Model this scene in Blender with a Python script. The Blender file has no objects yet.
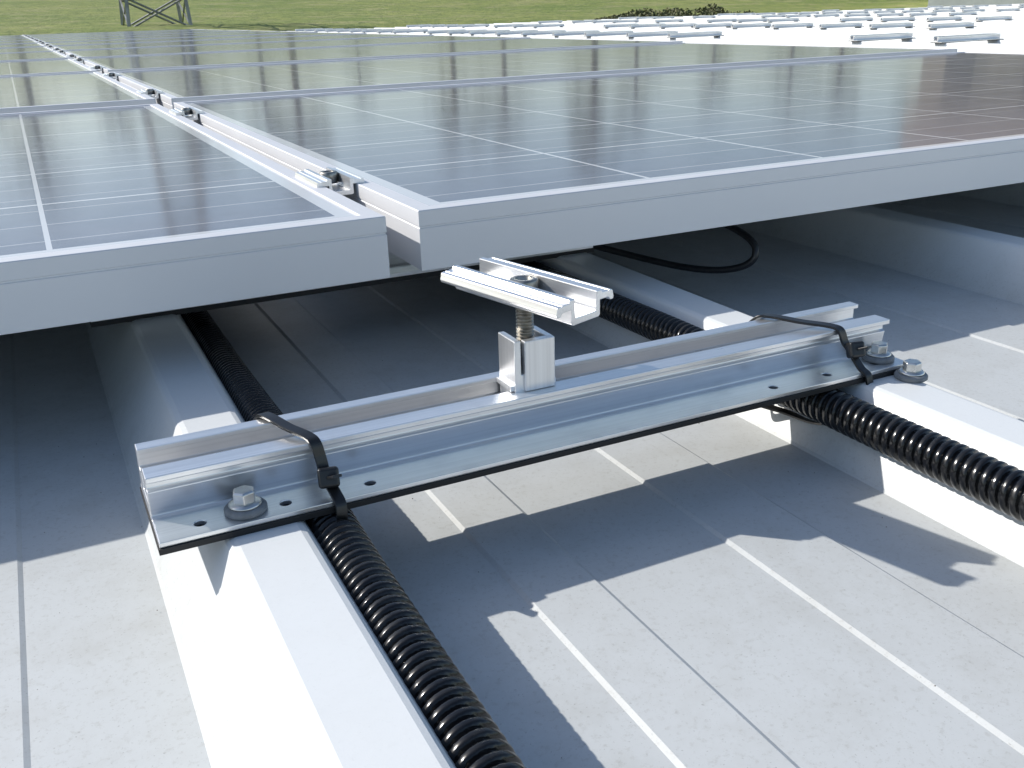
import bpy, bmesh, math, random
import numpy as np
from mathutils import Vector, Matrix, Euler
random.seed(7); rng=np.random.default_rng(7)
sc=bpy.context.scene
COL=sc.collection

# ------------------------------------------------------------------ helpers
def new_mat(name):
    m=bpy.data.materials.new(name); m.use_nodes=True
    nt=m.node_tree; b=nt.nodes['Principled BSDF']
    return m,nt,b
def N(nt,t,**k):
    n=nt.nodes.new(t)
    for a,v in k.items(): setattr(n,a,v)
    return n
def L(nt,a,b): nt.links.new(a,b)
def setin(n,**k):
    for a,v in k.items(): n.inputs[a.replace('_',' ')].default_value=v
def math_n(nt,op,a,b=None,clamp=False):
    n=N(nt,'ShaderNodeMath',operation=op); n.use_clamp=clamp
    for i,v in enumerate((a,b)):
        if v is None: continue
        if isinstance(v,(int,float)): n.inputs[i].default_value=v
        else: L(nt,v,n.inputs[i])
    return n.outputs[0]
def mixc(nt,fac,a,b):
    n=N(nt,'ShaderNodeMix',data_type='RGBA')
    if isinstance(fac,(int,float)): n.inputs[0].default_value=fac
    else: L(nt,fac,n.inputs[0])
    for i,v in ((6,a),(7,b)):
        if isinstance(v,tuple): n.inputs[i].default_value=(*v,1) if len(v)==3 else v
        else: L(nt,v,n.inputs[i])
    return n.outputs[2]
def noise(nt,vec,scale,detail=4,rough=.55):
    n=N(nt,'ShaderNodeTexNoise'); setin(n,Scale=scale,Detail=detail,Roughness=rough)
    if vec is not None: L(nt,vec,n.inputs['Vector'])
    return n.outputs['Fac']
def ramp(nt,fac,stops):
    n=N(nt,'ShaderNodeValToRGB'); e=n.color_ramp.elements
    while len(e)<len(stops): e.new(.5)
    for i,(p,c) in enumerate(stops):
        e[i].position=p; e[i].color=(c,c,c,1) if isinstance(c,(int,float)) else (*c,1)
    L(nt,fac,n.inputs[0]); return n.outputs[0]
def mapping(nt,src,scale):
    m=N(nt,'ShaderNodeMapping'); L(nt,src,m.inputs['Vector']); m.inputs['Scale'].default_value=scale
    return m.outputs[0]
def bump(nt,b,h,strength,dist):
    n=N(nt,'ShaderNodeBump'); n.inputs['Strength'].default_value=strength; n.inputs['Distance'].default_value=dist
    L(nt,h,n.inputs['Height']); L(nt,n.outputs[0],b.inputs['Normal'])
def mesh_obj(name,verts,faces,mat=None,parent=None,smooth=False,loc=(0,0,0)):
    me=bpy.data.meshes.new(name); me.from_pydata([tuple(v) for v in verts],[],faces); me.update()
    bm=bmesh.new(); bm.from_mesh(me); bmesh.ops.recalc_face_normals(bm,faces=bm.faces); bm.to_mesh(me); bm.free()
    o=bpy.data.objects.new(name,me); COL.objects.link(o); o.location=loc
    if mat: me.materials.append(mat)
    if parent: o.parent=parent
    if smooth:
        for p in me.polygons: p.use_smooth=True
    return o
def empty(name,loc=(0,0,0)):
    e=bpy.data.objects.new(name,None); e.empty_display_size=.05; COL.objects.link(e); e.location=loc; return e
def bevel(o,w,seg=2,ang=35):
    m=o.modifiers.new('b','BEVEL'); m.width=w; m.segments=seg; m.limit_method='ANGLE'; m.angle_limit=math.radians(ang); m.harden_normals=False
def prof_x(name,prof,x0,x1,mat,parent=None,loc=(0,0,0)):
    n=len(prof); v=[(x0,y,z) for y,z in prof]+[(x1,y,z) for y,z in prof]
    f=[(i,(i+1)%n,n+(i+1)%n,n+i) for i in range(n)]+[tuple(range(n)),tuple(range(2*n-1,n-1,-1))]
    return mesh_obj(name,v,f,mat,parent,loc=loc)
def prof_y(name,prof,y0,y1,mat,parent=None,loc=(0,0,0)):
    n=len(prof); v=[(x,y0,z) for x,z in prof]+[(x,y1,z) for x,z in prof]
    f=[(i,(i+1)%n,n+(i+1)%n,n+i) for i in range(n)]+[tuple(range(n)),tuple(range(2*n-1,n-1,-1))]
    return mesh_obj(name,v,f,mat,parent,loc=loc)
def lathe(name,prof,seg,mat,parent=None,loc=(0,0,0),smooth=True,phase=0):
    v=[];f=[]
    for r,z in prof:
        for k in range(seg):
            a=2*math.pi*k/seg+phase; v.append((r*math.cos(a),r*math.sin(a),z))
    for i in range(len(prof)-1):
        for k in range(seg):
            f.append((i*seg+k,i*seg+(k+1)%seg,(i+1)*seg+(k+1)%seg,(i+1)*seg+k))
    f.append(tuple(range(seg-1,-1,-1))); f.append(tuple(range((len(prof)-1)*seg,len(prof)*seg)))
    return mesh_obj(name,v,f,mat,parent,smooth,loc)
def box(name,a,b,mat,parent=None):
    x0,y0,z0=a;x1,y1,z1=b
    v=[(x0,y0,z0),(x1,y0,z0),(x1,y1,z0),(x0,y1,z0),(x0,y0,z1),(x1,y0,z1),(x1,y1,z1),(x0,y1,z1)]
    f=[(0,3,2,1),(4,5,6,7),(0,1,5,4),(1,2,6,5),(2,3,7,6),(3,0,4,7)]
    return mesh_obj(name,v,f,mat,parent)
def catmull(pts,n,closed=False):
    P=[Vector(p) for p in pts]; m=len(P); out=[]
    rngi=range(m) if closed else range(m-1)
    for i in rngi:
        g=lambda k: P[k%m] if closed else P[min(max(k,0),m-1)]
        p0,p1,p2,p3=g(i-1),g(i),g(i+1),g(i+2)
        for s in range(n):
            t=s/n
            out.append(.5*((2*p1)+(p2-p0)*t+(2*p0-5*p1+4*p2-p3)*t*t+(3*p1-p0-3*p2+p3)*t**3))
    if not closed: out.append(P[-1])
    return out

# ------------------------------------------------------------------ materials
def alu(name,base=(.90,.905,.91),rough=.28,axis='X',streak=.12,metal=.86):
    m,nt,b=new_mat(name); tc=N(nt,'ShaderNodeTexCoord').outputs['Object']
    sc_={'X':(3,900,900),'Y':(900,3,900),'Z':(900,900,3)}[axis]
    s1=noise(nt,mapping(nt,tc,sc_),1,3)
    sc2={'X':(8,120,120),'Y':(120,8,120),'Z':(120,120,8)}[axis]
    s2=noise(nt,mapping(nt,tc,sc2),1,4)
    blot=noise(nt,tc,45,5,.6)
    k=math_n(nt,'ADD',math_n(nt,'MULTIPLY',s1,.5),math_n(nt,'MULTIPLY',s2,.5))
    c=mixc(nt,ramp(nt,k,[(.35,0.),(.65,1.)]),tuple(x*.84 for x in base),base)
    c=mixc(nt,ramp(nt,blot,[(.52,0.),(.8,.40)]),c,tuple(x*.68 for x in base))
    L(nt,c,b.inputs['Base Color']); b.inputs['Metallic'].default_value=metal
    r=math_n(nt,'ADD',math_n(nt,'MULTIPLY',k,streak*2),rough-streak)
    r=math_n(nt,'ADD',r,math_n(nt,'MULTIPLY',blot,.14))
    L(nt,r,b.inputs['Roughness'])
    bump(nt,b,math_n(nt,'ADD',s1,math_n(nt,'MULTIPLY',blot,.6)),.3,.00012)
    return m
M_RAIL=alu('mill_aluminium',rough=.25,streak=.1)
M_RAILY=alu('mill_aluminium_clamp',rough=.27,axis='Y',streak=.1)
M_BLOCK=alu('mill_aluminium_block',rough=.30,axis='Z',streak=.1)
m,nt,b=new_mat('anodised_frame'); tc=N(nt,'ShaderNodeTexCoord').outputs['Object']
nf=noise(nt,tc,9,4)
L(nt,mixc(nt,nf,(.66,.665,.68),(.74,.745,.755)),b.inputs['Base Color']); b.inputs['Metallic'].default_value=.22
L(nt,math_n(nt,'ADD',math_n(nt,'MULTIPLY',nf,.1),.45),b.inputs['Roughness']); M_FRAME=m

def simple(name,col,rough,metal=0,spec=.5,nscale=60,var=.25,bmp=0):
    m,nt,b=new_mat(name); tc=N(nt,'ShaderNodeTexCoord').outputs['Object']
    n=noise(nt,tc,nscale,5)
    c=mixc(nt,ramp(nt,n,[(.3,0.),(.7,1.)]),tuple(x*(1-var) for x in col),tuple(min(1,x*(1+var)) for x in col))
    L(nt,c,b.inputs['Base Color']); b.inputs['Metallic'].default_value=metal
    L(nt,math_n(nt,'ADD',math_n(nt,'MULTIPLY',n,.2),rough-.1),b.inputs['Roughness'])
    b.inputs['Specular IOR Level'].default_value=spec
    if bmp: bump(nt,b,n,.4,bmp)
    return m
M_EPDM=simple('epdm_rubber',(.012,.012,.013),.6)
M_TIE=simple('zip_tie_nylon',(.012,.012,.012),.34,spec=.6)
M_STEEL=simple('stainless_steel',(.66,.66,.64),.3,metal=1,nscale=200,var=.15)
M_STEELD=simple('threaded_steel',(.36,.34,.30),.38,metal=1,nscale=300,var=.35)
M_GREYR=simple('grey_sealing_rubber',(.20,.21,.22),.6,nscale=200)
M_CABLE=simple('cable_black',(.012,.012,.013),.35)

m,nt,b=new_mat('corrugated_black_plastic'); tc=N(nt,'ShaderNodeTexCoord').outputs['Object']
n1=noise(nt,tc,90,5); n2=noise(nt,tc,900,3)
c=mixc(nt,ramp(nt,n1,[(.48,0.),(.85,.6)]),(.008,.008,.009),(.05,.047,.04)); L(nt,c,b.inputs['Base Color'])
L(nt,math_n(nt,'ADD',math_n(nt,'MULTIPLY',n1,.28),.06),b.inputs['Roughness'])
bump(nt,b,n2,.12,.0002); M_COND=m

# roof
m,nt,b=new_mat('roof_sheet_paint'); geo=N(nt,'ShaderNodeNewGeometry'); pos=geo.outputs['Position']
sep=N(nt,'ShaderNodeSeparateXYZ'); L(nt,pos,sep.inputs[0]); z=sep.outputs['Z']
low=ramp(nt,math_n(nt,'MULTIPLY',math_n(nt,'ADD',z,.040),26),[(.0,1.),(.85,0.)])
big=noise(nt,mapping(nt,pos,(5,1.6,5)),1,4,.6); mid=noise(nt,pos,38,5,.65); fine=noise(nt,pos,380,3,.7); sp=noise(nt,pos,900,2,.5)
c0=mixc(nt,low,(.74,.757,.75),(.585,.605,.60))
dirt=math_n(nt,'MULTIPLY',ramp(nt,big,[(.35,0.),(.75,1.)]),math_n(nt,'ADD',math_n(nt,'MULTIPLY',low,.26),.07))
c1=mixc(nt,dirt,c0,(.40,.395,.36))
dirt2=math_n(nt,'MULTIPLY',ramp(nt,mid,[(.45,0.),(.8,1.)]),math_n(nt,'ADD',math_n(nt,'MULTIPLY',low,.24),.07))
c2=mixc(nt,dirt2,c1,(.36,.35,.31))
spk=math_n(nt,'MULTIPLY',ramp(nt,fine,[(.54,0.),(.74,1.)]),math_n(nt,'ADD',math_n(nt,'MULTIPLY',low,.26),.04))
c3=mixc(nt,spk,c2,(.29,.275,.23))
spk2=math_n(nt,'MULTIPLY',ramp(nt,sp,[(.66,0.),(.73,1.)]),math_n(nt,'ADD',math_n(nt,'MULTIPLY',low,.32),.06))
c4=mixc(nt,spk2,c3,(.16,.15,.13))
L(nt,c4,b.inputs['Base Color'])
L(nt,math_n(nt,'ADD',math_n(nt,'MULTIPLY',mid,.22),math_n(nt,'ADD',math_n(nt,'MULTIPLY',low,.10),.27)),b.inputs['Roughness'])
hh=math_n(nt,'ADD',math_n(nt,'ADD',math_n(nt,'MULTIPLY',mid,.35),math_n(nt,'MULTIPLY',fine,.25)),math_n(nt,'MULTIPLY',noise(nt,mapping(nt,pos,(9,4,9)),1,1),5))
bump(nt,b,hh,.22,.0006); M_ROOF=m

# solar glass
PX,PY=1.65,.992
m,nt,b=new_mat('solar_cells_under_glass'); tc=N(nt,'ShaderNodeTexCoord').outputs['Object']
sep=N(nt,'ShaderNodeSeparateXYZ'); L(nt,tc,sep.inputs[0]); X,Y=sep.outputs['X'],sep.outputs['Y']
px,mx=.1605,.0225; py,my=.158,.022
def cellgap(c,m_,p,w):
    f=math_n(nt,'FRACT',math_n(nt,'DIVIDE',math_n(nt,'SUBTRACT',c,m_),p))
    d=math_n(nt,'MINIMUM',f,math_n(nt,'SUBTRACT',1.0,f))
    return math_n(nt,'LESS_THAN',d,w/2/p),f
gx,fx=cellgap(X,mx,px,.0030); gy,fy=cellgap(Y,my,py,.0034)
bf=math_n(nt,'FRACT',math_n(nt,'MULTIPLY',fy,3.0)); bb=math_n(nt,'LESS_THAN',math_n(nt,'ABSOLUTE',math_n(nt,'SUBTRACT',bf,.5)),.0012/(py/3)/1.2)
def outside(c,lo,hi): return math_n(nt,'MAXIMUM',math_n(nt,'LESS_THAN',c,lo),math_n(nt,'GREATER_THAN',c,hi))
out=math_n(nt,'MAXIMUM',outside(X,mx,mx+10*px),outside(Y,my,my+6*py))
white=math_n(nt,'MAXIMUM',math_n(nt,'MAXIMUM',gx,gy),out)
vor=N(nt,'ShaderNodeTexVoronoi'); setin(vor,Scale=95.); L(nt,tc,vor.inputs['Vector'])
crys=N(nt,'ShaderNodeSeparateColor'); L(nt,vor.outputs['Color'],crys.inputs[0])
cell=mixc(nt,crys.outputs[0],(.036,.040,.074),(.066,.072,.118))
idx=math_n(nt,'ADD',math_n(nt,'FLOOR',math_n(nt,'DIVIDE',math_n(nt,'SUBTRACT',X,mx),px)),math_n(nt,'MULTIPLY',math_n(nt,'FLOOR',math_n(nt,'DIVIDE',math_n(nt,'SUBTRACT',Y,my),py)),17.3))
wn=N(nt,'ShaderNodeTexWhiteNoise',noise_dimensions='1D'); L(nt,idx,wn.inputs['W'])
cell=mixc(nt,math_n(nt,'MULTIPLY',wn.outputs['Value'],.4),cell,(.04,.038,.055))
cell=mixc(nt,math_n(nt,'MULTIPLY',bb,.75),cell,(.45,.46,.48))
col=mixc(nt,white,cell,(.66,.67,.68))
dust=noise(nt,tc,14,6,.65)
col=mixc(nt,math_n(nt,'MULTIPLY',ramp(nt,dust,[(.2,.5),(.8,1.)]),.30),col,(.46,.425,.43))
L(nt,col,b.inputs['Base Color'])
L(nt,math_n(nt,'ADD',math_n(nt,'MULTIPLY',dust,.08),.085),b.inputs['Roughness']); b.inputs['IOR'].default_value=1.48
bump(nt,b,noise(nt,tc,5,2),.05,.002)
M_GLASS=m
M_BACK=simple('white_backsheet',(.7,.7,.7),.5,var=.05)

# ------------------------------------------------------------------ camera (fitted)
f,pitch,yaw,roll,H=965.6,.3695,.4498,-.0312,.1842
F=Vector((math.sin(yaw)*math.cos(pitch),math.cos(yaw)*math.cos(pitch),-math.sin(pitch)))
R=Vector((math.cos(yaw),-math.sin(yaw),0)); U=R.cross(F)
R2=R*math.cos(roll)+U*math.sin(roll); U2=R2.cross(F)
cd=bpy.data.cameras.new('camera'); cam=bpy.data.objects.new('camera',cd); COL.objects.link(cam)
M=Matrix((R2,U2,-F)).transposed().to_4x4(); M.translation=Vector((0,0,H)); cam.matrix_world=M
cd.sensor_width=36; cd.lens=f*36/1024; cd.clip_start=.01; cd.clip_end=2000
sc.camera=cam

# ------------------------------------------------------------------ light
sd=Vector((-1.13,1.01,1.0)).normalized()
sl=bpy.data.lights.new('sun','SUN'); sl.energy=4.8; sl.angle=math.radians(.53); sl.color=(1,.96,.90)
so=bpy.data.objects.new('sun',sl); COL.objects.link(so); so.rotation_euler=(-sd).to_track_quat('-Z','Y').to_euler(); so.location=(-5,5,8)
w=bpy.data.worlds.new('World'); sc.world=w; w.use_nodes=True; nt=w.node_tree
sky=nt.nodes.new('ShaderNodeTexSky'); sky.sky_type='NISHITA'; sky.sun_disc=False
sky.sun_elevation=math.asin(sd.z); sky.sun_rotation=math.atan2(sd.x,sd.y)
nt.links.new(sky.outputs[0],nt.nodes['Background'].inputs[0]); nt.nodes['Background'].inputs[1].default_value=.15
sc.view_settings.view_transform='Standard'; sc.view_settings.look='None'; sc.view_settings.exposure=0

# ------------------------------------------------------------------ warehouse roof
RZ=-.0025; PZ=-.040; S=.3256
wh=empty('warehouse')
def period(x):
    return [(x+.0165,PZ),(x+.0180,PZ+.0014),(x+.0400,RZ-.0034),(x+.0409,RZ-.0020),(x+.0424,RZ-.0008),(x+.0450,RZ),
            (x+.0683,RZ),(x+.0706,RZ-.0008),(x+.0720,RZ-.0020),(x+.0728,RZ-.0034),(x+.0890,PZ+.0014),(x+.0906,PZ),
            (x+.1475,PZ),(x+.1495,PZ+.0011),(x+.1795,PZ+.0011),(x+.1815,PZ),
            (x+.2465,PZ),(x+.2485,PZ+.0011),(x+.2880,PZ+.0011),(x+.2900,PZ)]
prof=[]
K0,K1=-24,62
for k in range(K0,K1): prof+=period(k*S)
ys=[-4,-2,-1,0,.5,1,2,4,8,14.5]
n=len(prof); v=[(x,y,zz) for y in ys for x,zz in prof]; fc=[]
for j in range(len(ys)-1):
    for i in range(n-1): fc.append((j*n+i,j*n+i+1,(j+1)*n+i+1,(j+1)*n+i))
roof=mesh_obj('roof_sheet',v,fc,M_ROOF,wh)
if roof.data.polygons[5].normal.z<0: roof.data.flip_normals()
XA,XB=prof[0][0],prof[-1][0]
M_WALL=simple('warehouse_wall_paint',(.55,.56,.56),.5,nscale=2,var=.08)
box('walls',(XA+.1,-3.9,-4.2),(XB-.1,14.3,-.06),M_WALL,wh)
box('eaves_gutter',(XA,14.46,-.14),(XB,14.62,-.035),M_WALL,wh)
box('verge_flashing',(XB-.02,-4,-.16),(XB+.10,14.5,.012),M_WALL,wh)

# ------------------------------------------------------------------ rail
YL=.343; X0=.0171
RP=[(0,0),(57,0),(57,2.2),(50,2.5),(48.6,15.5),(47.0,18),(46.4,24.6),(39.5,24.6),(39.5,22.4),(42.5,21.6),(42.5,16),(40.4,15),(40.4,7),
    (23.4,7),(23.4,18.6),(27,19.4),(27,21.9),(16.3,21.9),(16.3,19.4),(20.6,18.2),(20.6,15.6),(18.9,14.6),(20.9,3.4),(19.5,2.3),(0,2.1)]
RP=[(y/1000,z_/1000) for y,z_ in RP]
rail_e=empty('mounting_rail',(X0,YL,0))
rail=prof_x('rail_profile',RP,0,.385,M_RAIL,rail_e)
bpy.context.view_layer.objects.active=rail
for hx in (.0165,.050,.0855,.2995,.335,.3685):
    c=lathe('cut',[(.0024,-.01),(.0024,.01)],20,None,None,loc=(X0+hx,YL+.0085,0),smooth=False)
    md=rail.modifiers.new('bool','BOOLEAN'); md.operation='DIFFERENCE'; md.object=c; md.solver='EXACT'
    bpy.context.view_layer.update()
    bpy.ops.object.modifier_apply(modifier='bool'); bpy.data.objects.remove(c)
bevel(rail,.00035,2)
epdm=prof_x('rubber_strip',[(-.0009,-.0025),(.0579,-.0025),(.0579,-.0001),(-.0009,-.0001)],-.0005,.3855,M_EPDM,rail_e)
def screw(px_,py_,z0,parent,rot=0):
    a=[]
    a.append(lathe('sealing_washer',[(.0078,z0),(.0084,z0+.0006),(.0084,z0+.0020),(.0074,z0+.0030),(.003,z0+.0032)],32,M_GREYR,parent,(px_,py_,0)))
    a.append(lathe('steel_washer',[(.0064,z0+.0031),(.0066,z0+.0036),(.0060,z0+.0042),(.0048,z0+.0046)],28,M_STEEL,parent,(px_,py_,0)))
    h=lathe('hex_head',[(.0047,z0+.0045),(.0047,z0+.0088),(.0040,z0+.0095)],6,M_STEEL,parent,(px_,py_,0),smooth=False,phase=rot); bevel(h,.0003,2,20)
    return a
screw(.0345,.0098,.0021,rail_e,.3); screw(.3745,.0120,.0021,rail_e,.7)
s2=empty('roofing_screw',(.3945,.3345,RZ)); screw(0,0,0,s2,.1)
def block(parent):
    bw=.0098; y0,y1=.0235,.0405; t=.0032
    P=[(-bw,.0072),(bw,.0072),(bw,.0462),(bw-t,.0462),(bw-t,.030),(-bw+t,.030),(-bw+t,.0462),(-bw,.0462)]
    o=prof_y('slot_block',P,y0,y1,M_BLOCK,parent); bevel(o,.0004,2)
    o2=box('block_front_web',(-bw+.0044,y0-.0016,.022),(bw+.0001,y0+.0022,.0460),M_BLOCK,parent); bevel(o2,.0004,2)
    o3=box('block_foot',(-.0118,.0245,.0222),(.0118,.0395,.0250),M_BLOCK,parent); bevel(o3,.0004,2)
    return [o,o2,o3]
def thread_prof(r,z0,z1,p):
    pr=[];z_=z0
    while z_<z1:
        pr+=[(r*.80,z_),(r,z_+p*.40),(r,z_+p*.55),(r*.80,z_+p*.95)]; z_+=p
    return pr
CP=[]
half=[(.0000,-.0085),(.0078,-.0085),(.0088,-.0078),(.0088,-.0012),(.0140,-.0012),(.0155,-.0028),(.0172,-.0028),(.0176,-.0015),(.0168,.0016),(.0150,.0020),(.0146,.0014),(.0140,.0020),(.0102,.0020),(.0096,.0032),(.0068,.0032),(.0066,-.0040),(.0062,-.0055)]
CP=half+[(-x,z_) for x,z_ in half[::-1] if x>0]
def clamp(parent,length,z,rot):
    e=prof_y('clamp_plate',CP,-length/2,length/2,M_RAILY,parent,(0,.032,z)); e.rotation_euler=(0,0,rot); bevel(e,.0003,2)
    h=lathe('socket_bolt_head',[(.0066,-.0054),(.0066,.0022),(.0060,.0028),(.0034,.0028),(.0032,-.001),(.001,-.001)],28,M_STEELD,parent,(0,.032,z)); bevel(h,.0003,1)
    return [e,h]
ca=empty('module_clamp',(.1885,YL,0))
cb=block(ca)
cl=clamp(ca,.076,.0695,math.radians(16.5)); cl[0].rotation_euler=(math.radians(1.6),math.radians(-2.0),math.radians(16.5))
th=lathe('threaded_bolt',thread_prof(.0042,.029,.0625,.0016),24,M_STEELD,ca,(0,.032,0),smooth=False)
lathe('hex_nut',[(.0062,.0302),(.0062,.0362)],6,M_STEELD,ca,(0,.032,0),smooth=False)

# ------------------------------------------------------------------ conduits
def conduit(name,ctrl,rad,pitch_=.0050,seg=26,per=12):
    path=catmull(ctrl,60); d=[0]
    for a,b_ in zip(path,path[1:]): d.append(d[-1]+(b_-a).length)
    Ltot=d[-1]; nring=int(Ltot/pitch_*per); P=np.array([list(p) for p in path]); D=np.array(d)
    s=np.linspace(0,Ltot,nring); C=np.stack([np.interp(s,D,P[:,i]) for i in range(3)],1)
    T=np.gradient(C,axis=0); T/=np.linalg.norm(T,axis=1)[:,None]
    up=np.array([0,0,1.]); A=np.cross(T,up); A/=np.linalg.norm(A,axis=1)[:,None]; B=np.cross(A,T)
    th_=np.linspace(0,2*np.pi,seg,endpoint=False)
    ph=(s[:,None]/pitch_+th_[None,:]/(2*np.pi))%1
    g=np.abs(ph-.5)*2
    r=rad*(1-.20*np.clip((g-.42)/.40,0,1)**1.3-.035*g**2)
    V=C[:,None,:]+r[...,None]*(np.cos(th_)[None,:,None]*A[:,None,:]+np.sin(th_)[None,:,None]*B[:,None,:])
    V=V.reshape(-1,3); idx=np.arange(nring*seg).reshape(nring,seg)
    a=idx[:-1,:];b_=np.roll(idx,-1,1)[:-1,:];c=np.roll(idx,-1,1)[1:,:];e=idx[1:,:]
    Fc=np.stack([a,b_,c,e],-1).reshape(-1,4)
    me=bpy.data.meshes.new(name); me.from_pydata(V.tolist(),[],Fc.tolist()); me.materials.append(M_COND)
    me.polygons.foreach_set('use_smooth',[True]*len(me.polygons)); me.update()
    o=bpy.data.objects.new(name,me); COL.objects.link(o); return o
conduit('corrugated_conduit',[(.083,-.25,-.028),(.083,.0,-.020),(.082,.18,-.0145),(.083,.30,-.0138),(.085,.37,-.0138),(.086,.45,-.015),(.089,.60,-.024),(.092,.85,-.028),(.094,1.4,-.028)],.0106)
conduit('corrugated_conduit',[(.349,-.30,-.022),(.348,.0,-.018),(.350,.2,-.0140),(.351,.37,-.0138),(.3515,.48,-.0132),(.352,.62,-.016),(.350,.85,-.020),(.345,1.4,-.028)],.0101)

# ------------------------------------------------------------------ zip ties
def strip(name,ctrl,w,t,wdir,mat,parent,closed=False,n=8):
    path=catmull(ctrl,n,closed); m_=len(path); v=[]
    for i,p in enumerate(path):
        if closed: T=(path[(i+1)%m_]-path[i-1]).normalized()
        else: T=(path[min(i+1,m_-1)]-path[max(i-1,0)]).normalized()
        W=Vector(wdir); W=(W-T*W.dot(T)).normalized(); Nn=T.cross(W)
        for a,b_ in ((-1,-1),(1,-1),(1,1),(-1,1)): v.append(p+W*a*w/2+Nn*b_*t/2)
    f_=[]
    for i in range(m_ if closed else m_-1):
        j=(i+1)%m_
        for k in range(4): f_.append((i*4+k,i*4+(k+1)%4,j*4+(k+1)%4,j*4+k))
    if not closed: f_+= [(0,1,2,3),(m_*4-4,m_*4-1,m_*4-2,m_*4-3)]
    o=mesh_obj(name,v,f_,mat,parent,False); bevel(o,.0003,2,40); return o
def tie(bx,fx,hz,cx):
    e=empty('cable_tie')
    mx_=lambda t: bx+(fx-bx)*t
    loop=[(mx_(0),.4035,.004),(mx_(.02),.3985,.016),(mx_(.1),.3915,.0250),(mx_(.22),.3860,.0264),(mx_(.5),.3730,.0252),(mx_(.8),.3630,.0240),(mx_(.90),.3583,.0222),
          (mx_(.96),.3565,.016),(fx,.3535,hz),(fx+.0012,.3462,.0042),(fx+.0016,.3406,.0006),(fx+.001,.3406,-.010),(cx+.002,.346,-.022),(cx,.357,-.0268),(cx-.004,.375,-.0268),(bx,.395,-.022),(bx,.4055,-.010)]
    strip('band',loop,.0048,.0014,(1,.12,0),M_TIE,e,True)
    h=box('lock_head',(-.0043,-.0036,-.0042),(.0043,.0026,.0042),M_TIE,e); h.location=(fx+.0002,.3505,hz+.0010); h.rotation_euler=(math.radians(-22),0,math.radians(-12)); bevel(h,.0014,4)
    t=strip('tail',[(fx,.3500,hz+.001),(fx+.0012,.3455,hz+.0032),(fx+.0020,.3425,hz+.0046)],.0040,.0012,(1,0,0),M_TIE,e)
tie(.0672,.0850,.0085,.084)
tie(.3350,.3690,.0120,.352)

# ------------------------------------------------------------------ solar panels
ZB=.0343; ZH=.0375; YP=.5518; XL=.1843; XR=.2067
fp=[(0,0),(0,.0262),(.0006,.0267),(.0006,.0274),(0,.0279),(0,.0370),(.0005,.0375),(.0118,.0375),(.0122,.0371),(.0122,.0362),(.0025,.0350),(.0025,.002),(.025,.002),(.025,0)]
v=[];fc=[]
for d,z_ in fp: v+=[(d,d,z_),(PX-d,d,z_),(PX-d,PY-d,z_),(d,PY-d,z_)]
npf=len(fp)
for i in range(npf):
    j=(i+1)%npf
    for k in range(4): fc.append((i*4+k,i*4+(k+1)%4,j*4+(k+1)%4,j*4+k))
def make_panel():
    e=empty('solar_panel')
    fr=mesh_obj('frame',v,fc,M_FRAME,e)
    gl=box('glass_laminate',(.004,.004,.0318),(PX-.004,PY-.004,.0364),M_GLASS,e)
    gl.data.materials.append(M_BACK)
    for p in gl.data.polygons:
        if p.normal.z<-.5: p.material_index=1
    jb=box('junction_box',(.75,.86,.012),(.87,.95,.0317),M_CABLE,e); bevel(jb,.003,2)
    return e,fr,gl,jb
e0,fr0,gl0,jb0=make_panel(); first=True
ROWP=1.010
RH=[0,.0045,.0075,.010,.012,.0135,.015,.016,.017,.018,.019]
for col_,xs in enumerate((XR,XL-PX,XL-2*PX-.022)):
    for r in range(11):
        if first: e=e0; first=False
        else:
            e=empty('solar_panel')
            for s in (fr0,gl0,jb0):
                o=bpy.data.objects.new(s.name.split('.')[0],s.data); COL.objects.link(o); o.parent=e
        e.location=(xs,YP+ROWP*r+(-.004 if col_==1 else 0),ZB+RH[r])
        if r>0: e.rotation_euler=(random.uniform(-.0010,.0004),random.uniform(-.0008,.0008),0)

def full_rail(x,y,zs=1.0,rot=0):
    e=empty('mounting_rail',(x,y,0)); e.scale=(1,1,zs); e.rotation_euler=(0,0,rot)
    for s in (rail,epdm):
        o=bpy.data.objects.new(s.name.split('.')[0],s.data); COL.objects.link(o); o.parent=e
    return e
def seam_clamp(x,y,dz):
    e=empty('module_clamp',(x,y,dz))
    o=bpy.data.objects.new('clamp_plate',cl[0].data); COL.objects.link(o); o.parent=e; o.location=(0,.032,ZB+ZH+.0014); o.scale=(1,.8,1)
    o=bpy.data.objects.new('socket_bolt_head',cl[1].data); COL.objects.link(o); o.parent=e; o.location=(0,.032,ZB+ZH+.0030)
    for s in cb+[th]:
        o=bpy.data.objects.new(s.name.split('.')[0],s.data); COL.objects.link(o); o.parent=e; o.location=s.location
for r in range(11):
    for dy in (.150,.800):
        y=YP+r*ROWP+dy-.03
        full_rail(X0,y,(ZB+RH[r])/.0247); seam_clamp((XL+XR)/2,y,RH[r])
        if r<4: full_rail(X0+5*S,y,(ZB+RH[r])/.0247)
for i,kx in enumerate((6,11,16,21,27,33,40,48)):
    for r in range(0,14):
        for dy in (.12,.62):
            if random.random()<.20: continue
            full_rail(X0+kx*S,YP+r*.98+dy+random.uniform(-.02,.02),1,random.uniform(-.01,.01))

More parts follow.
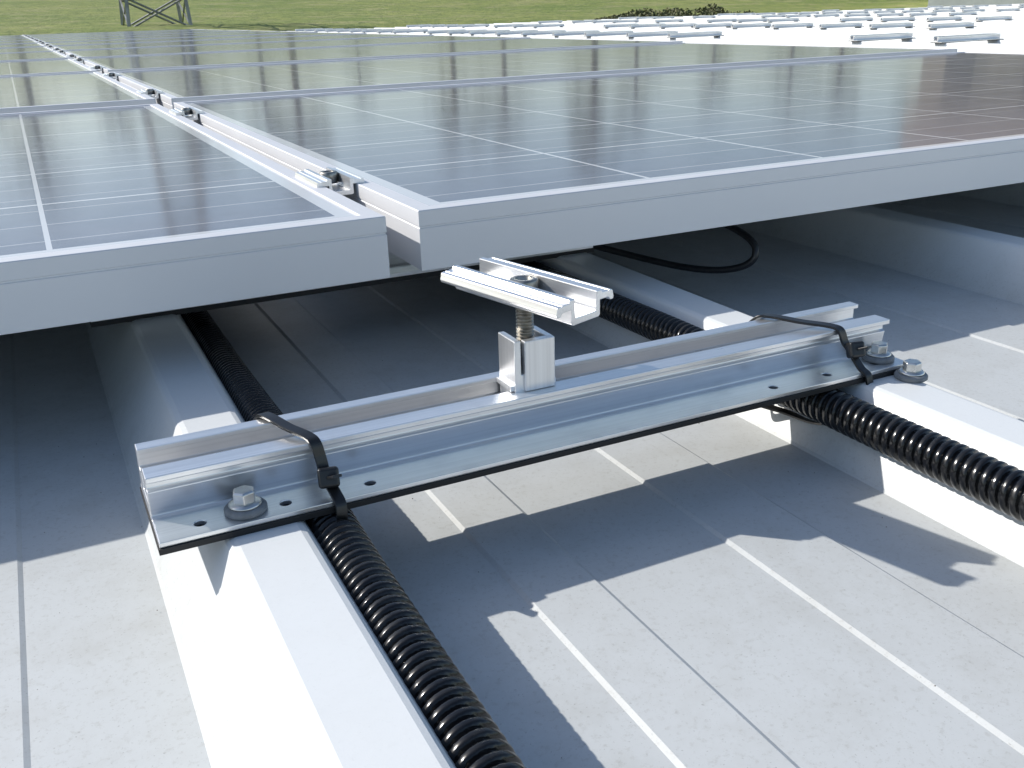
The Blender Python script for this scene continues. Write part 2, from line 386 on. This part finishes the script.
# cable under panels
cu=bpy.data.curves.new('solar_cable','CURVE'); cu.dimensions='3D'; cu.bevel_depth=.0028; cu.bevel_resolution=4; cu.materials.append(M_CABLE)
cp=[(.30,.86,.026),(.36,.76,.012),(.405,.69,.0),(.438,.655,-.010),(.462,.615,-.015),(.482,.585,-.012),(.494,.568,.002),(.492,.590,.022),(.47,.70,.032)]
s_=cu.splines.new('NURBS'); s_.points.add(len(cp)-1)
for i,p in enumerate(cp): s_.points[i].co=(*p,1)
s_.use_endpoint_u=True; s_.order_u=4
co=bpy.data.objects.new('solar_cable',cu); COL.objects.link(co)

# fine grit lying in the pans
gv=[];gf=[]
for i in range(240):
    x=random.uniform(-.25,.75); y=random.uniform(.12,.7); xr=(x-.0906)%S
    if xr>.2515: continue
    s=random.uniform(.0002,.00045); a=random.uniform(0,6.28); zz=PZ+.0011+s*.3; i0=len(gv)
    for k in range(5):
        aa=a+k*2*math.pi/5; rr=s*random.uniform(.6,1.2); gv.append((x+rr*math.cos(aa),y+rr*math.sin(aa),zz-s*.8))
    gv.append((x,y,zz+s*.3))
    for k in range(5): gf.append((i0+k,i0+(k+1)%5,i0+5))
mesh_obj('grit',gv,gf,simple('grit',(.20,.18,.15),.8,nscale=40,var=.5))

# ------------------------------------------------------------------ terrain
def sm(a,b_,x):
    t=min(1,max(0,(x-a)/(b_-a))); return t*t*(3-2*t)
def ter(x,y):
    dd=math.hypot(max(0,x-10)*.55,max(0,y))
    h=-4.2+4.15*sm(16,38,dd)+max(0,dd-40)*.065+.25*math.sin(x*.09+y*.05)*sm(20,60,dd)
    if dd>200: h=-4.2+4.15+160*.065+ (dd-200)*.01
    return h
gx_=np.concatenate([np.linspace(-900,-160,10),np.linspace(-150,200,110),np.linspace(215,900,10)])
gy_=np.concatenate([np.linspace(-600,-40,8),np.linspace(-30,200,100),np.linspace(215,1100,10)])
nx=len(gx_); v=[(x,y,ter(x,y)) for y in gy_ for x in gx_]
fc=[(j*nx+i,j*nx+i+1,(j+1)*nx+i+1,(j+1)*nx+i) for j in range(len(gy_)-1) for i in range(nx-1)]
m,nt,b=new_mat('grass'); geo=N(nt,'ShaderNodeNewGeometry').outputs['Position']
a1=noise(nt,geo,.12,6); a2=noise(nt,geo,1.8,6,.7); a3=noise(nt,mapping(nt,geo,(.5,.5,.5)),1,5,.7)
c=mixc(nt,ramp(nt,a1,[(.35,0.),(.65,1.)]),(.19,.25,.045),(.31,.33,.085))
c=mixc(nt,ramp(nt,a2,[(.4,0.),(.7,.8)]),c,(.09,.14,.03))
c=mixc(nt,ramp(nt,a3,[(.5,0.),(.68,.7)]),c,(.37,.34,.16)); L(nt,c,b.inputs['Base Color']); b.inputs['Roughness'].default_value=.9
bump(nt,b,a2,1,.2)
grass=mesh_obj('ground',v,fc,m,None,True)

# ------------------------------------------------------------------ trees (one distant mass)
def leafmat():
    m,nt,b=new_mat('foliage'); geo=N(nt,'ShaderNodeNewGeometry').outputs['Position']
    a=noise(nt,geo,.5,3); a2=noise(nt,geo,4,3)
    c=mixc(nt,ramp(nt,a,[(.35,0.),(.65,1.)]),(.065,.085,.025),(.12,.13,.05))
    c=mixc(nt,ramp(nt,a2,[(.4,0.),(.7,.6)]),c,(.17,.14,.075))
    L(nt,c,b.inputs['Base Color']); b.inputs['Roughness'].default_value=.7; return m
M_LEAF=leafmat(); M_BARK=simple('bark',(.18,.14,.10),.9,nscale=3)
tv=[];tf=[];bv=[];bf_=[]
def addtree(x,y,h):
    z0=ter(x,y)-.2; base=len(bv); segs=7
    for lvl,(t,rr) in enumerate(((0,.28),(.3,.2),(.6,.12),(.85,.04))):
        for k in range(segs):
            a=2*math.pi*k/segs; bv.append((x+rr*h/10*math.cos(a),y+rr*h/10*math.sin(a),z0+t*h))
    for lvl in range(3):
        for k in range(segs):
            bf_.append((base+lvl*segs+k,base+lvl*segs+(k+1)%segs,base+(lvl+1)*segs+(k+1)%segs,base+(lvl+1)*segs+k))
    ncl=22
    for c_ in range(ncl):
        a=random.uniform(0,2*math.pi); t=random.uniform(.28,.97); R_=h*.30*math.sqrt(max(0.05,1-((t-.55)/.5)**2))*random.uniform(.3,1)
        cx,cy,cz=x+R_*math.cos(a),y+R_*math.sin(a),z0+t*h; cr=h*.10*random.uniform(.7,1.4)
        b0=len(bv); 
        for q,(pp,rr) in enumerate((((x,y,z0+t*h*.6),.05*h/10),((cx,cy,cz),.015*h/10))):
            for k in range(3):
                aa=2*math.pi*k/3; bv.append((pp[0]+rr*math.cos(aa),pp[1]+rr*math.sin(aa),pp[2]))
        for k in range(3): bf_.append((b0+k,b0+(k+1)%3,b0+3+(k+1)%3,b0+3+k))
        for l in range(24):
            d=rng.normal(size=3); d/=np.linalg.norm(d); p=np.array([cx,cy,cz])+d*cr*random.uniform(.4,1.1)
            q=rng.normal(size=3); q/=np.linalg.norm(q); w_=np.cross(q,d); w_/=np.linalg.norm(w_)+1e-6; sz=h*.022*random.uniform(.6,1.4)
            i0=len(tv); tv.extend([tuple(p-q*sz),tuple(p+w_*sz*.7),tuple(p+q*sz),tuple(p-w_*sz*.7)]); tf.append((i0,i0+1,i0+2,i0+3))
for i in range(34):
    az=math.radians(-40+i*3.7+random.uniform(-1.5,1.5)); dist=random.uniform(85,115)
    addtree(dist*math.sin(az),dist*math.cos(az),random.uniform(5,14))
te=empty('tree_row'); mesh_obj('foliage',tv,tf,M_LEAF,te); mesh_obj('trunks_and_limbs',bv,bf_,M_BARK,te)

hv=[];hf=[]
for i in range(11000):
    t=random.random(); az=math.radians(31+t*19); dist=38+2.5*random.random()
    x,y=dist*math.sin(az),dist*math.cos(az)
    hh_=(.62+.10*math.sin(t*23)+.08*math.sin(t*61))*sm(0,.25,t+.03)
    p=np.array([x,y,ter(x,y)+random.random()**.6*hh_]); q=rng.normal(size=3); q/=np.linalg.norm(q); w_=np.cross(q,rng.normal(size=3)); w_/=np.linalg.norm(w_)
    sz=.065; i0=len(hv); hv.extend([tuple(p-q*sz),tuple(p+w_*sz*.7),tuple(p+q*sz),tuple(p-w_*sz*.7)]); hf.append((i0,i0+1,i0+2,i0+3))
mesh_obj('hedge',hv,hf,M_LEAF)

# ------------------------------------------------------------------ lattice pylon
M_GALV=simple('galvanised_steel',(.30,.31,.31),.5,metal=.6,nscale=4)
pe=empty('lattice_pylon'); cxp,cyp=5.1,39.5; zb=ter(cxp,cyp)-.1; HP=17.
pv=[];pf=[]
def bar(a,b_,t=.05):
    a=Vector(a);b_=Vector(b_);T=(b_-a).normalized();u=T.cross(Vector((.3,.8,.5))).normalized();w_=T.cross(u); i0=len(pv)
    for p in (a,b_):
        for s,r_ in ((-1,-1),(1,-1),(1,1),(-1,1)): pv.append(tuple(p+u*s*t+w_*r_*t))
    for k in range(4): pf.append((i0+k,i0+(k+1)%4,i0+4+(k+1)%4,i0+4+k))
def hw(t): return .88*(1-t)**1.2+.18
lv=[0,.06,.13,.21,.3,.4,.5,.6,.7,.8,.9,1]
cor=lambda t:[(cxp+sx*hw(t),cyp+sy*hw(t),zb+t*HP) for sx,sy in ((-1,-1),(1,-1),(1,1),(-1,1))]
for t0,t1 in zip(lv,lv[1:]):
    A,B=cor(t0),cor(t1)
    for k in range(4):
        bar(A[k],B[k],.05); bar(A[k],B[(k+1)%4],.028); bar(A[(k+1)%4],B[k],.028); bar(B[k],B[(k+1)%4],.025)
for t,l in ((.72,3.2),(.86,2.5),(.98,1.8)):
    for s in (-1,1):
        for yy in (-1,1): bar((cxp,cyp+yy*hw(t),zb+t*HP),(cxp+s*l,cyp,zb+t*HP+.1),.04)
        bar((cxp,cyp,zb+t*HP+.7),(cxp+s*l,cyp,zb+t*HP+.1),.03)
mesh_obj('steel_lattice',pv,pf,M_GALV,pe)

# ------------------------------------------------------------------ neighbouring building
be=empty('brick_house'); 
M_BR,nt,b=new_mat('warm_brick'); tcb=N(nt,'ShaderNodeTexCoord').outputs['Object']
br=N(nt,'ShaderNodeTexBrick'); setin(br,Scale=4.); br.inputs['Color1'].default_value=(.50,.42,.34,1); br.inputs['Color2'].default_value=(.54,.46,.38,1); br.inputs['Mortar'].default_value=(.5,.47,.43,1)
L(nt,mapping(nt,tcb,(1,1,1)),br.inputs['Vector']); L(nt,br.outputs[0],b.inputs['Base Color']); b.inputs['Roughness'].default_value=.85
M_TILE=simple('roof_tiles',(.36,.29,.24),.8,nscale=6); M_WIN=simple('window_glass',(.04,.05,.06),.1); M_WHT=simple('white_render',(.72,.71,.68),.7,nscale=3,var=.06)
hx,hy=44,27; hz=ter(hx,hy)-.2
box('plinth_render',(-9,-5,0),(9,5,2.4),M_WHT,be); box('walls',(-8.95,-4.95,2.4),(8.95,4.95,5.8),M_BR,be)
mesh_obj('roof',[(-9.5,-5.6,5.8),(9.5,-5.6,5.8),(9.5,5.6,5.8),(-9.5,5.6,5.8),(-9.5,0,9),(9.5,0,9)],[(0,1,5,4),(3,4,5,2),(0,4,3),(1,2,5),(0,3,2,1)],M_TILE,be)
for i in range(6):
    x=-7.5+i*3
    box('window',(x-.55,-5.03,2.9),(x+.55,-4.9,4.4),M_WIN,be); box('window_sill',(x-.65,-5.12,2.78),(x+.65,-4.93,2.9),M_WHT,be)
box('door',(-.5+1.0,-5.05,.1),(1.5,-4.9,2.2),M_WIN,be)
box('chimney',(4,-.4,7.8),(4.9,.5,10.2),M_BR,be)
be.location=(hx,hy,hz); be.rotation_euler=(0,0,math.radians(-50))
